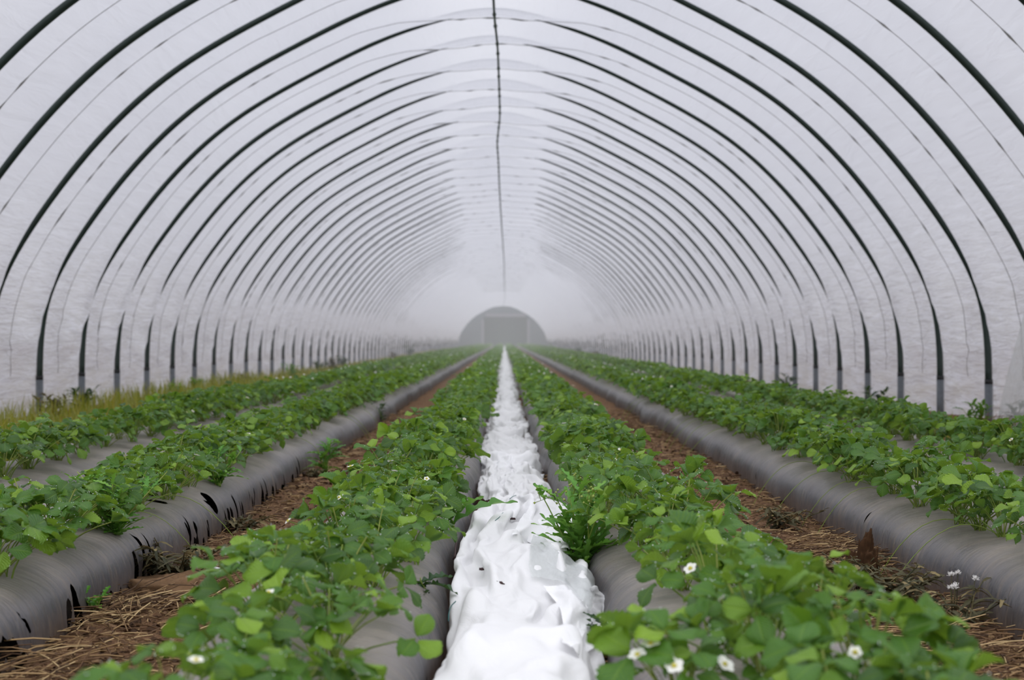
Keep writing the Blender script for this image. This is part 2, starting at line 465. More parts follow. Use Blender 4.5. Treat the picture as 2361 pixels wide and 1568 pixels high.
def hoop_parts():
    P, N = section(150)
    z_cut = -.36
    keep = P[:, 1] > z_cut
    Q = np.stack([P[keep, 0], 0 * P[keep, 0], P[keep, 1] + EYE], 1)
    Q = np.vstack([[Q[0, 0], 0, z_cut + EYE - .02], Q, [Q[-1, 0], 0, z_cut + EYE - .02]])
    mb = MB(); mb.add(*tube(Q, PIPE, 12)); arch = mb.mesh('arch_tube', [M['hoop']])
    legs, cols = [], []
    for sgn in (-1, 1):
        x = sgn * 4.07
        mb = MB(); mb.add(*tube([(x, 0, -.12), (x, 0, .1), (x, 0, z_cut + EYE)], PIPE + .004, 12)); legs.append(mb.mesh('ground_tube', [M['post']]))
        mb = MB(); mb.add(*tube([(x, 0, z_cut + EYE - .002), (x, 0, z_cut + EYE + .035)], PIPE + .0045, 12)); cols.append(mb.mesh('collar', [M['collar']]))
    mb = MB(); mb.add(*tube(Q, PIPE, 6))
    for sgn in (-1, 1): mb.add(*tube([(sgn * 4.07, 0, -.12), (sgn * 4.07, 0, z_cut + EYE)], PIPE + .004, 6), mat=1)
    return arch, legs, cols
arch_me, leg_me, col_me = hoop_parts()
def link(name, me, parent=None):
    o = bpy.data.objects.new(name, me); COL.objects.link(o)
    if parent: o.parent = parent
    return o
hoop0 = empty('tunnel_hoop', (XC, hoopY(-4), 0))
link('arch_tube', arch_me, hoop0)
for i in (0, 1):
    tag(link('ground_tube', leg_me[i], hoop0), 'paler grey tube driven into the soil')
    link('collar', col_me[i], hoop0)
hoop0['category'] = 'hoop'
hoop0['group'] = 'steel hoops carrying the tunnel film'
for k in range(-4, K1 + 1):
    o = hoop0 if k == -4 else copy_tree(hoop0)
    o.location = (XC, hoopY(k), 0)
    if k < 34:
        o['label'] = f'dark steel tunnel hoop with grey feet, {nth(k + 5)} in view counted from the front'
    else:
        o['label'] = 'dark steel tunnel hoop fading into mist near the far door'; o['group'] = 'misty hoops near the far door'

def build_ropes():
    P, N, n = FP, FNRM, FN
    s = np.zeros(n)
    for k in range(-5, 60):
        r = np.random.default_rng(1000 + k)
        off = film_offset(np.array([k]), np.array([UR]))[0][0] - .013
        keep = P[:, 1] > -.34
        Q = np.stack([P[:, 0] + off * N[:, 0], 0 * s, P[:, 1] + off * N[:, 1]], 1)[keep]
        rad = np.full(len(Q), .0026)
        for j in r.integers(4, len(Q) - 4, 14): rad[j] = .008
        mb = MB(); mb.add(*tube(Q, rad, 5 if k < 20 else 4))
        o = mb.build('tie_rope', M['rope']); o.location = (XC, hoopY(k) + STEP * UR, EYE)
        if k < 34:
            tag(o, f'thin knotted tie rope over the film, {nth(k + 6)} rope from the front', 'rope', 'tie ropes between the hoops')
        else:
            tag(o, 'thin tie rope lost in the mist near the far door', 'rope', 'misty tie ropes near the far door')
build_ropes()

def ridge():
    pix = [(1130, -160), (1138, 0), (1140, 50), (1147, 95), (1149, 150), (1151, 200), (1153, 270), (1149, 300), (1146, 330), (1149, 370), (1151, 420), (1154, 480), (1158, 540), (1162, 600), (1163, 650), (1164, 690)]
    pts = [at(x, y, D=2.30 * 1.28 * FPX / (VY - y)) for x, y in pix]
    pts.append(np.array([XC + .02, hoopY(K1) - .2, EYE + 2.95]))
    Pq = np.array(pts); Y = np.arange(Pq[0, 1], Pq[-1, 1], .08)
    X = np.interp(Y, Pq[:, 1], Pq[:, 0]); Z = np.interp(Y, Pq[:, 1], Pq[:, 2])
    X = np.convolve(np.pad(X, 8, 'edge'), np.ones(17) / 17, 'valid')
    rad = np.full(len(Y), .0115)
    for k in range(-6, 60):
        for dy in (0, STEP * UR):
            j = np.argmin(abs(Y - hoopY(k) - dy)); rad[j] = .02
    mb = MB(); mb.add(*tube(np.stack([X, Y, Z], 1), rad, 8))
    o = mb.build('ridge_line', M['purlin'])
    tag(o, 'dark green knotted line running along the top of the tunnel', 'line')
ridge()

def end_wall():
    P, N = section(120); Y = hoopY(K1) + .25
    Q = P - N * .0
    t = NT('end film'); c = t.mix(t.noise(1.2, t.pos(), 3), (.11, .14, .155, 1), (.16, .19, .20, 1))
    m = t.end(t.bsdf(c, .6))
    t = NT('green door net'); c = t.mix(t.noise(1.5, t.pos(), 3), (.012, .030, .014, 1), (.022, .042, .022, 1))
    md = t.end(t.bsdf(c, .8))
    t = NT('pale timber'); mt = t.end(t.bsdf(t.mix(t.noise(3, t.pos()), (.26, .25, .27, 1), (.32, .30, .33, 1)), .7))
    x0, x1, zt = -1.86 - XC, 2.16 - XC, 2.10
    mb = MB(); poly = np.vstack([[P[0, 0], -.8], P, [P[-1, 0], -.8]])
    V = np.concatenate([np.stack([poly[:, 0] + XC, np.full(len(poly), Y), poly[:, 1] + EYE], 1), np.stack([poly[:, 0] + XC, np.full(len(poly), Y + .05), poly[:, 1] + EYE], 1)])
    n = len(poly); i = np.arange(n); j = (i + 1) % n
    mb.add(V, [np.arange(n)[None], (np.arange(n)[::-1] + n)[None], np.stack([i, i + n, j + n, j], 1)])
    w = mb.build('wall_back', m, smooth=False); tag(w, 'grey film end wall around the far door', 'wall', kind='structure')
    d = empty('door_1', ((x0 + x1) / 2 + XC, Y - .06, 0)); tag(d, 'dark green netted door in the far end wall', 'door', kind='structure')
    h = (x1 - x0) / 2
    mb = MB(); mb.add(*box((-h, -.02, .02), (h, .02, EYE + zt))); mb.build('door_panel', md, d, smooth=False)
    mb = MB(); mb.add(*box((-h + .2, -.06, EYE + zt), (h - .2, .03, EYE + zt + .3))); mb.build('lintel', mt, d, smooth=False)
    for s in (-1, 1):
        mb = MB(); mb.add(*box((s * h - .12 + s * .1, -.06, .02), (s * h + .12 + s * .1, .03, EYE + zt - .3))); mb.build('door_post', mt, d, smooth=False)
end_wall()

# ------------------------------------------------------------------ ground
BEDS = {  # centre, half width
    'L3': (-2.06, .29), 'L2': (-1.325, .295), 'L1': (-.365, .235), 'R1': (.455, .245), 'R2': (1.49, .295), 'R3': (2.2, .295)}
BH = .18
BP = 3.5
YEND = hoopY(K1) + .1
def ground_z(x, y):
    x = np.asarray(x, float); y = np.asarray(y, float)
    z = .012 * fbm(x * 3, y * 3, seed=60, oct=3) + .006 * fbm(x * 17, y * 17, seed=61, oct=2)
    z = z + .03 * sstep(2.6, 3.9, np.abs(x - XC))
    return z
def build_floor():
    ys = [-3.0, -1, 0, .6]
    while ys[-1] < YEND: ys.append(ys[-1] + max(.03, .006 * ys[-1]))
    ys += [YEND + 3, YEND + 60]
    xs = np.unique(np.concatenate([[-60, -12, -7], np.arange(-5, -1.3, .18), np.arange(-1.3, 1.4, .03), np.arange(1.4, 5, .18), [7, 12, 60]]))
    Xg, Yg = np.meshgrid(xs, ys)
    Z = ground_z(Xg, Yg)
    for c, hw in BEDS.values():
        Z -= .06 * sstep(hw, hw - .06, np.abs(Xg - c)) 
    mb = MB(); mb.add(np.stack([Xg.ravel(), Yg.ravel(), Z.ravel()], 1), grid_faces(len(ys), len(xs)))
    o = mb.build('floor', M['soil']); tag(o, 'brown soil floor of the tunnel littered with straw', 'floor', kind='structure')
build_floor()

def bed_section(n, hw, h, p=BP):
    th = np.linspace(PI, 0, n); c, s = np.cos(th), np.sin(th)
    return hw * np.sign(c) * np.abs(c) ** (2 / p), h * np.abs(s) ** (2 / p)
def bed_top(name, x, y):
    c, hw = BEDS[name]; xi = np.clip(abs(x - c) / hw, 0, .999)
    return BH * (1 - xi ** BP) ** (1 / BP)
BLAB = {
    'L1': ('grey plastic covered bed directly left of the white fleece', 'first bed left of fleece'),
    'R1': ('grey plastic covered bed directly right of the white fleece', 'first bed right of fleece'),
    'L2': ('grey plastic covered bed with torn edge, second left of the white fleece', 'second bed left of fleece'),
    'R2': ('grey plastic covered bed, second right of the white fleece, smooth flank', 'second bed right of fleece'),
    'L3': ('plastic covered bed along the yellow grass, third left of the fleece', 'third bed left of fleece'),
    'R3': ('plastic covered bed closest to the right film wall', 'third bed right of fleece')}
def build_bed(name):
    c, hw = BEDS[name]
    ys = [.9]
    fine = .016 if name == 'L2' else .022
    while ys[-1] < YEND - .4: ys.append(ys[-1] + max(fine, .0042 * ys[-1]))
    ys = np.array(ys); n = 62
    X, Z = bed_section(n, hw, BH)
    # even spacing round the section
    Q = resample(np.stack([X, Z], 1), n); X, Z = Q[:, 0], Q[:, 1]
    Y = ys[:, None] + 0 * X[None]; sd = hash_seed = {'L3': 1, 'L2': 2, 'L1': 3, 'R1': 4, 'R2': 5, 'R3': 6}[name] * 31
    side = np.sign(X)[None]
    wob = .018 * fbm(Y * .9, side * 5 + 0 * Y, seed=sd, oct=3) * np.abs(X / hw)[None] ** 2
    Xw = c + X[None] * (1 + .02 * vnoise(Y * .5, 0 * Y, seed=sd + 3)) + wob
    s = np.linspace(0, 1, n)[None] + 0 * Y
    rip = .0045 * fbm(Y * 7 + .6 * fbm(Y * 2, s * 4, seed=sd + 7, oct=2), s * 2.2, seed=sd + 5, oct=3)
    rip += .012 * fbm(Y * 1.9, s * 3, seed=sd + 9, oct=2)
    T = np.gradient(Q, axis=0); T /= np.linalg.norm(T, axis=1)[:, None]; N = np.stack([-T[:, 1], T[:, 0]], 1)
    Xw = Xw + rip * N[None, :, 0]; Zw = Z[None] + rip * N[None, :, 1] * .8 - .012
    tear = np.full(Y.shape, -1.0)
    r = np.random.default_rng(sd)
    if name in ('L2', 'R2', 'L1', 'R1', 'R3'):
        # slits torn in the plastic near the foot of the flanks, planting holes on top
        L = {'L2': 170, 'R2': 22, 'L1': 24, 'R1': 14, 'R3': 10}[name]
        arc = np.linspace(0, 1, n)
        for i in range(L):
            y0 = r.uniform(2.6, 7.5) if (name == 'L2' and i < 125) else r.uniform(1.6, 22)
            if name == 'L2':
                if 4.25 < y0 < 4.6 or 3.15 < y0 < 3.4: continue
                s0 = 1 - abs(r.normal(.035, .05)); ln = r.uniform(.025, .075); wd = r.uniform(.006, .017)
            else:
                s0 = (1 if name[0] == 'L' else 0) + (-1 if name[0] == 'L' else 1) * abs(r.normal(.04, .09)); ln = r.uniform(.02, .05); wd = r.uniform(.004, .012)
            sl = r.normal(0, .25)
            dd = 1 - np.hypot((arc[None] - s0) / ln, (Y - y0 - sl * (arc[None] - s0) * .6) / wd)
            tear = np.maximum(tear, dd * .5 + .5)
    if name == 'L2':
        for (y0, s0, ln, wd) in ((4.75, .70, .05, .04), (4.95, .62, .03, .045), (5.1, .84, .055, .035), (3.42, .93, .04, .022), (5.25, .66, .05, .03)):
            arc = np.linspace(0, 1, n)
            dd = 1 - np.hypot((arc[None] - s0 + (Y - y0) * .5) / ln, (Y - y0) / wd)
            tear = np.maximum(tear, dd * .5 + .5)
    root = empty('mulched_bed', (0, 0, 0)); tag(root, BLAB[name][0], 'raised bed', 'plastic covered strawberry beds')
    mb = MB(); mb.add(np.stack([Xw.ravel(), Y.ravel(), Zw.ravel()], 1), grid_faces(len(ys), n), a=np.clip(tear, -1, 2).ravel())
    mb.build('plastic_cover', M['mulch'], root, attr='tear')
    mb = MB(); st = slice(None, None, 3); Xs, Zs = bed_section(24, hw - .03, BH - .028); y2 = ys[::3]
    Yg = y2[:, None] + 0 * Xs[None]
    mb.add(np.stack([(c + Xs[None] + .006 * vnoise(Yg * 9, Xs[None] * 30)).ravel(), Yg.ravel(), (Zs[None] + 0 * Yg - .012).ravel()], 1), grid_faces(len(y2), 24))
    tag(mb.build('soil_core', M['bed_soil'], root), 'dark soil showing through the tears')
for b in BEDS: build_bed(b)

# ------------------------------------------------------------------ leaves
def rotz(a): c, s = math.cos(a), math.sin(a); return np.array([[c, -s, 0], [s, c, 0], [0, 0, 1.0]])
def rotx(a): c, s = math.cos(a), math.sin(a); return np.array([[1.0, 0, 0], [0, c, -s], [0, s, c]])
def roty(a): c, s = math.cos(a), math.sin(a); return np.array([[c, 0, s], [0, 1.0, 0], [-s, 0, c]])

def leaflet(L, Wd, r, rows=19, cols=7, fold=.25, curl=.2, teeth=True):
    """toothed strawberry leaflet, base at the origin, length along +y, top side +z"""
    v = np.linspace(0, 1, rows); w = np.sin(PI * np.clip(v, 0, 1) ** 1.18) ** .62 * Wd / 2
    w[0] = .0012; w[-1] = .002
    if teeth: w = w * np.where(np.arange(rows) % 2 == 0, .90, 1.03)
    u = np.linspace(-1, 1, cols)
    X = w[:, None] * u[None]
    Y = L * (v[:, None] + 0 * X)
    if teeth: Y[:, 0] += np.where(np.arange(rows) % 2 == 1, .022, -.01) * L; Y[:, -1] += np.where(np.arange(rows) % 2 == 1, .022, -.01) * L
    au = np.abs(u)[None]
    ph = r.uniform(0, 6)
    Z = fold * np.abs(X) + .10 * Wd * (au ** 2) * np.sin(v[:, None] * 7 + ph + u[None] * 2) - curl * L * v[:, None] ** 2 - .10 * Wd * au ** 3
    V = np.stack([X, Y, Z], 2).reshape(-1, 3)
    uv = np.stack([(u[None] * .5 + .5 + 0 * X), v[:, None] + 0 * X], 2).reshape(-1, 2)
    return V, grid_faces(rows, cols), uv

def simple_leaflet(L, Wd, r, fold=.25, curl=.2):
    X = np.array([0, -.46, 0, .46, -.36, 0, .36, 0]) * Wd
    Yv = np.array([0, .45, .45, .45, .85, .85, .85, 1.0]) * L
    Z = fold * np.abs(X) - curl * L * (Yv / L) ** 2
    F = [np.array([[1, 2, 5, 4], [2, 3, 6, 5]]), np.array([[0, 2, 1], [0, 3, 2], [4, 5, 7], [5, 6, 7]])]
    return np.stack([X, Yv, Z], 1), F, np.stack([X / Wd + .5, Yv / L], 1)

def octa(p, r):
    V = np.array([[1,0,0],[-1,0,0],[0,1,0],[0,-1,0],[0,0,1],[0,0,-1]], float) * r + p
    return V, np.array([[0,2,4],[2,1,4],[1,3,4],[3,0,4],[2,0,5],[1,2,5],[3,1,5],[0,3,5]])

def leaf_frames(r, n, height, spread):
    """stalk ends and leaf frames of one plant: (point, rotation, size)"""
    out = []
    for i in range(n):
        az = i * 2.399 + r.normal(0, .35); q = (i + .5) / n
        lean = spread * (.25 + .75 * q ** .6) * r.uniform(.75, 1.15)
        hh = height * (1.02 - .55 * q ** 1.6) * r.uniform(.8, 1.12)
        p = np.array([math.cos(az) * lean * .9, math.sin(az) * lean * 1.1, hh])
        tilt = (.15 + .65 * q) * r.uniform(.5, 1.3)
        Rm = rotz(az - PI / 2 + r.normal(0, .5)) @ rotx(-tilt + r.normal(0, .2)) @ roty(r.normal(0, .28))
        out.append((p, Rm, r.uniform(.75, 1.2) * (1.0 if q > .12 else .7)))
    return out

def make_plant(seed, n=21, height=.165, spread=.165, flowers=0, runner=0, cluster=False):
    r = np.random.default_rng(seed)
    fol, st = MB(), MB()
    fr = leaf_frames(r, n, height, spread)
    for p, Rm, sz in fr:
        a = np.array([r.normal(0, .012), r.normal(0, .012), -.02]); mid = np.array([p[0] * .35, p[1] * .35, p[2] * .62])
        t = np.linspace(0, 1, 6)[:, None]
        path = (1 - t) ** 2 * a + 2 * t * (1 - t) * mid + t ** 2 * p
        st.add(*tube(path, np.linspace(.0021, .0014, 6), 4, False))
        young = r.random() < .14
        L0 = r.uniform(.041, .058) * sz; 
        up = r.uniform(.55, .95) if young else r.uniform(.05, .42)
        for k, ang in enumerate((0, 1.65 + r.normal(0, .15), -1.65 + r.normal(0, .15))):
            L = L0 * (1.0 if k == 0 else .94); Wd = L * r.uniform(.84, 1.0)
            V, F, uv = leaflet(L, Wd, r, fold=r.uniform(.12, .42) if not young else .8, curl=r.uniform(.04, .30))
            Rl = rotz(ang) @ rotx(up * r.uniform(.6, 1.3)) @ roty(r.normal(0, .18))
            V = (V + np.array([0, .006, 0])) @ Rl.T @ Rm.T + p
            fol.add(V, F, 0, uv)
            if r.random() < .4:
                for j in r.choice(np.arange(3, 19, 1), 5):
                    e = j * 7 + (0 if r.random() < .5 else 6)
                    fol.add(*octa(V[e] + np.array([0, 0, .0008]), r.uniform(.0007, .0013)), mat=1)
    root = empty('strawberry_plant', (0, 0, 0))
    fol.build('foliage', [M['leaf'], M['drop']], root)
    heads = []
    for i in range(flowers):
        az = r.uniform(0, 2 * PI) if not cluster else -PI / 2 + r.normal(0, .35); rr = r.uniform(.04, .13) if not cluster else r.uniform(.07, .12)
        hh = height * r.uniform(.75, 1.08); p = np.array([math.cos(az) * rr, math.sin(az) * rr, hh])
        t = np.linspace(0, 1, 6)[:, None]
        st.add(*tube((1 - t) ** 2 * np.zeros(3) + 2 * t * (1 - t) * np.array([p[0] * .3, p[1] * .3, hh * .8]) + t ** 2 * p, .0011, 4, False))
        heads.append((p, az))
    for i in range(runner):
        az = r.uniform(-.5, .5); x = np.linspace(0, 1, 12)
        ln = r.uniform(.25, .36)
        path = np.stack([ln * x * math.cos(az), ln * x * math.sin(az), .05 * np.sin(x * PI) - (.0 + .24 * x ** 2.2)], 1)
        rb = MB(); rb.add(*tube(path, .0011, 4, False)); rb.build('runner', M['stem'], root)
    st.build('stalks', M['stem'], root)
    for p, az in heads:
        mb = MB()
        Rm = rotz(az - PI / 2) @ rotx(-r.uniform(.2, .9)) @ rotz(r.uniform(0, 1))
        Rp = r.uniform(.0075, .0098) * (1.3 if cluster else 1)
        for k in range(5):
            v = np.linspace(0, 1, 5); u = np.linspace(-1, 1, 5); w = np.sin(PI * (.12 + .8 * v)) ** .7 * Rp * .55
            X = w[:, None] * u[None]; Yv = (v[:, None] * Rp + .002) + 0 * X; Z = .18 * Rp * v[:, None] ** 2 + .25 * np.abs(X)
            V = np.stack([X, Yv, Z], 2).reshape(-1, 3) @ rotz(k * 2 * PI / 5).T @ Rm.T + p
            mb.add(V, grid_faces(5, 5))
        fl = mb.build('flower', M['petal'], root); fl['label'] = 'white flower with five petals'
        mc = MB()
        a = np.linspace(0, 2 * PI, 9)[:-1]
        V = np.vstack([np.stack([np.cos(a) * .004, np.sin(a) * .004, 0 * a], 1), np.stack([np.cos(a) * .0028, np.sin(a) * .0028, 0 * a + .0028], 1), [[0, 0, .0036]]])
        mc.add(V @ Rm.T + p + Rm @ np.array([0, 0, .0008]), [grid_faces(2, 8, True), np.array([[8 + i, 8 + (i + 1) % 8, 16] for i in range(8)])])
        mc.build('flower_centre', M['flower_centre'], fl)
    return root

PROTO = []
for i, (n, hgt, sp, fl, rn) in enumerate([(21, .150, .128, 0, 0), (22, .165, .122, 1, 0), (18, .116, .120, 0, 0), (21, .138, .140, 1, 0), (18, .160, .115, 0, 0),
                                       (19, .128, .130, 0, 1), (22, .146, .136, 0, 0), (15, .112, .108, 0, 0), (21, .152, .130, 2, 0), (18, .138, .122, 0, 1)]):
    PROTO.append(make_plant(100 + i, n, hgt, sp, fl, rn))
CLUSTER = make_plant(150, 16, .145, .115, 4, 0, True)
NFL = [0, 1, 0, 1, 0, 0, 0, 0, 2, 0]; NRUN = [0, 0, 0, 0, 0, 1, 0, 0, 0, 1]

prng = np.random.default_rng(11)
ROWX = {'L1': .065, 'R1': -.075, 'L2': .115, 'R2': -.105, 'L3': .05, 'R3': -.03}
START = {'L1': 1.42, 'R1': 1.40, 'L2': 3.05, 'R2': 3.45, 'L3': 5.0, 'R3': 5.2}
spots = []
for b, (c, hw) in BEDS.items():
    y = START[b]; i = 0
    while y < YEND - .6:
        sgn = 1 if i % 2 else -1
        spots.append([b, c + ROWX[b] * (float(sstep(2.4, 4.2, y)) if b in ('L1', 'R1') else 1) + sgn * .05 + prng.normal(0, .018), y + prng.normal(0, .02), prng.uniform(0, 2 * PI), prng.uniform(.88, 1.14)])
        y += .19 * prng.uniform(.85, 1.15); i += 1
spots.sort(key=lambda s: s[2])
used = [False] * len(PROTO); count = {b: 0 for b in BEDS}
near, far = spots[:299], spots[299:]
LOOK = ['bushy', 'tall', 'low', 'wide', 'upright', 'loose', 'dense', 'small', 'full', 'open']
last = None
for b, x, y, rz, sc in near:
    count[b] += 1
    side_out = {'L2': 1, 'L3': 1, 'R2': -1, 'R3': -1}.get(b)
    k = int(prng.integers(0, len(PROTO)))
    while k == last or (NRUN[k] and (b not in ('L2', 'R2') or prng.random() < .3)): k = int(prng.integers(0, len(PROTO)))
    last = k
    o = PROTO[k] if not used[k] else copy_tree(PROTO[k]); used[k] = True
    if NRUN[k]:
        rz = 0.0 if b == 'L2' else PI
        x = BEDS[b][0] + (.14 if b == 'L2' else -.14)
    o.location = (x, y, bed_top(b, x, y) - .012); o.rotation_euler = (prng.normal(0, .06), prng.normal(0, .06), rz); o.scale = (sc,) * 3
    extra = {0: '', 1: ', one white flower', 2: ', two white flowers', 3: ', three white flowers'}[NFL[k]]
    tag(o, f'{LOOK[k]} strawberry plant{extra}, {nth(count[b])} from front, {BLAB[b][1]}', 'plant', 'strawberry plants on the near part of the beds')
p = at(1500, 1365, D=1.95); CLUSTER.location = (p[0] + .05, p[1] + .08, bed_top('R1', p[0] + .05, p[1]) - .01); CLUSTER.rotation_euler = (0, 0, -.35)
tag(CLUSTER, 'strawberry plant with a cluster of open white flowers beside the white fleece', 'plant', 'strawberry plants on the near part of the beds')

def far_plants():
    r = np.random.default_rng(5); mb = MB()
    protos = []
    for lod in range(2):
        for s in range(8):
            n = 22 if lod == 0 else 14
            VV, F3, F4, UVs, nn = [], [], [], [], 0
            for p, Rm, sz in leaf_frames(r, n, .145, .14):
                L0 = r.uniform(.048, .064) * sz * (1 if lod == 0 else 1.25); up = r.uniform(.05, .45)
                for ang in (0, 1.65, -1.65):
                    V, F, uv = simple_leaflet(L0, L0 * .92, r, r.uniform(.15, .5), r.uniform(.05, .3))
                    V = V @ (rotz(ang) @ rotx(up) @ roty(r.normal(0, .15))).T @ Rm.T + p
                    VV.append(V); F4.append(F[0] + nn); F3.append(F[1] + nn); UVs.append(uv); nn += len(V)
            protos.append((np.concatenate(VV), [np.concatenate(F4), np.concatenate(F3)], np.concatenate(UVs)))
    for b, x, y, rz, sc in far:
        lod = 0 if y < 45 else 1
        V, F, uv = protos[lod * 8 + int(r.integers(0, 8))]
        mb.add(V @ rotz(rz).T * sc + np.array([x, y, bed_top(b, x, y) - .01]), F, 0, uv)
    # pale blossom specks among the distant leaves
    for b, x, y, rz, sc in far:
        if y < 40 and r.random() < .35:
            mb.add(*octa(np.array([x + r.normal(0, .09), y + r.normal(0, .08), BH + r.uniform(.13, .19)]), .011), mat=1)
    o = mb.build('strawberry_foliage', [M['leaf'], M['petal']])
    tag(o, 'green mass of distant strawberry plants running to the far door', 'plants', kind='stuff')
far_plants()

# ------------------------------------------------------------------ white fleece in the middle furrow
def crumple(s, y, seed, lo=3.0, hi=26.0, n=9):
    r = np.random.default_rng(seed)
    h = 0
    wx = .30 * fbm(s * 3.1, y * 3.1, seed=seed, oct=3); wy = .30 * fbm(s * 3.1 + 9, y * 3.1, seed=seed + 1, oct=3)
    for i in range(n):
        f = lo * (hi / lo) ** (i / (n - 1)); a = r.uniform(0, PI)
        mask = sstep(-.35, .5, vnoise(s * f * .35 + i * 7, y * f * .35, seed=seed + 30 + i))
        h = h + mask * (tri(f * ((s + wx / f * 2) * math.cos(a) + (y + wy / f * 2) * math.sin(a)) + r.random()) - .5) / f
    return h
def wrinkle(s, y, seed, n=10, lo=4.0, hi=34.0):
    r = np.random.default_rng(seed); h = 0
    wx = fbm(s * 4, y * 4, seed=seed, oct=3) * .045; wy = fbm(s * 4 + 5, y * 4 + 3, seed=seed + 1, oct=3) * .045
    for i in range(n):
        f = lo * (hi / lo) ** (i / (n - 1)); a = r.uniform(0, PI); asp = r.uniform(.25, .5)
        u = f * ((s + wx) * math.cos(a) + (y + wy) * math.sin(a)); v = f * asp * (-(s + wx) * math.sin(a) + (y + wy) * math.cos(a))
        rr = np.clip(1 - np.abs(vnoise(u, v, seed=seed + 7 * i)) * 1.9, 0, 1) ** 1.7
        mask = sstep(-.5, .35, vnoise(s * f * .3 + i * 3, y * f * .3, seed=seed + 50 + i))
        h = h + (rr - .35) * mask / f
    return h
def settled_cloth():
    """let a slack sheet settle over the bunched roll in the furrow; returns its point grid"""
    ny, nx = 236, 40
    ys = np.linspace(1.75, 7.3, ny)
    kY = [1.5, 2.2, 2.6, 2.95, 3.25, 3.45, 3.9, 4.1, 4.6, 5.2, 6.5, 8.0]
    xl = np.interp(ys, kY, [-.134, -.128, -.119, -.118, -.138, -.148, -.150, -.152, -.158, -.138, -.130, -.140])
    xr = np.interp(ys, kY, [.125, .140, .163, .205, .280, .280, .215, .200, .188, .180, .188, .198])
    hh = np.interp(ys, kY, [.185, .18, .165, .145, .135, .135, .13, .125, .11, .09, .08, .08]) + .02 * fbm(ys * 1.6, 0 * ys, seed=70, oct=2)
    xl = xl - .012 * fbm(ys * 2.2, 0 * ys + 3, seed=71, oct=2); xr = xr + .016 * fbm(ys * 1.9, 0 * ys + 8, seed=72, oct=2)
    th = np.linspace(PI, 0, 400); p = 2.3
    cx = np.sign(np.cos(th)) * np.abs(np.cos(th)) ** (2 / p); sz = np.abs(np.sin(th)) ** (2 / p)
    P = np.zeros((ny, nx, 3)); arc = np.zeros(ny)
    for i in range(ny):
        X = (xl[i] + xr[i]) / 2 + (xr[i] - xl[i]) / 2 * cx
        Z = hh[i] * sz * (1 - .28 * max(0, xr[i] - .19) / .08 * (cx > 0) * cx ** 2)
        d = np.concatenate([[0], np.cumsum(np.hypot(np.diff(X), np.diff(Z)))]); arc[i] = d[-1]
        t = np.linspace(0, d[-1], nx)
        P[i, :, 0] = np.interp(t, d, X); P[i, :, 1] = ys[i]; P[i, :, 2] = np.interp(t, d, Z)
    N = np.cross(np.gradient(P, axis=1), np.gradient(P, axis=0)); N /= np.linalg.norm(N, axis=2)[..., None] + 1e-12
    if N[..., 2].mean() < 0: N = -N
    Y = P[..., 1]; u = np.linspace(0, 1, nx)[None] + 0 * Y
    rest = np.stack([(u - .5) * arc[:, None] * 1.27 + .05, Y * 1.2, 0 * Y + .3], 2)
    start = P + N * (.032 * fbm(Y * 5.5, u * 2.6, seed=5, oct=2) + .022 * fbm(Y * 3.5, u * 9, seed=9, oct=2) + .03)[..., None]
    mb = MB(); mb.add(start.reshape(-1, 3), grid_faces(ny, nx)); o = mb.build('sheet', M['fleece'])
    o.shape_key_add(name='Basis'); key = o.shape_key_add(name='rest'); key.data.foreach_set('co', rest.reshape(-1).astype(np.float32))
    # what it rests on: the two bed flanks and the roll of cloth underneath
    Xc, Yc = np.meshgrid(np.linspace(-.8, .9, 120), np.linspace(1, 8, 80)); Zc = np.zeros_like(Xc)
    for b in ('L1', 'R1'):
        c, hw = BEDS[b]; Zc = np.maximum(Zc, BH * (1 - np.clip(np.abs(Xc - c) / hw, 0, 1) ** BP) ** (1 / BP))
    mb = MB(); mb.add(np.stack([Xc, Yc, Zc - .01], 2).reshape(-1, 3), grid_faces(80, 120))
    core = (P - N * (.022 + .018 * fbm(Y * 3.1, u * 3.0, seed=44, oct=2))[..., None])[::2]
    mb.add(core.reshape(-1, 3), grid_faces(core.shape[0], nx))
    c = mb.build('support', M['soil']); c.modifiers.new('collision', 'COLLISION')
    c.collision.thickness_outer = .006; c.collision.cloth_friction = 60
    g = o.vertex_groups.new(name='pin'); g.add(list(range(nx)) + list(range((ny - 1) * nx, ny * nx)), 1.0, 'REPLACE')
    m = o.modifiers.new('cloth', 'CLOTH'); q = m.settings
    q.vertex_group_mass = 'pin'; q.quality = 5; q.mass = .12; q.air_damping = 2.5
    q.tension_stiffness = q.compression_stiffness = 12; q.shear_stiffness = 6; q.bending_stiffness = .45
    q.tension_damping = q.compression_damping = 8; q.bending_damping = .6; q.rest_shape_key = key
    k = m.collision_settings; k.use_collision = True; k.distance_min = .006; k.collision_quality = 3
    k.use_self_collision = True; k.self_distance_min = .007; k.self_friction = 20
    m.point_cache.frame_start = 1; m.point_cache.frame_end = 50
    for f in range(1, 51): S.frame_set(f)
    ev = o.evaluated_get(bpy.context.evaluated_depsgraph_get()); me = ev.to_mesh()
    V = np.zeros(ny * nx * 3, np.float32); me.vertices.foreach_get('co', V); ev.to_mesh_clear()
    for x in (o, c):
        d = x.data; bpy.data.objects.remove(x); bpy.data.meshes.remove(d)
    S.frame_set(1)
    V = V.reshape(ny, nx, 3).astype(float)
    return V if np.isfinite(V).all() and np.abs(V[..., 0]).max() < 1 else start

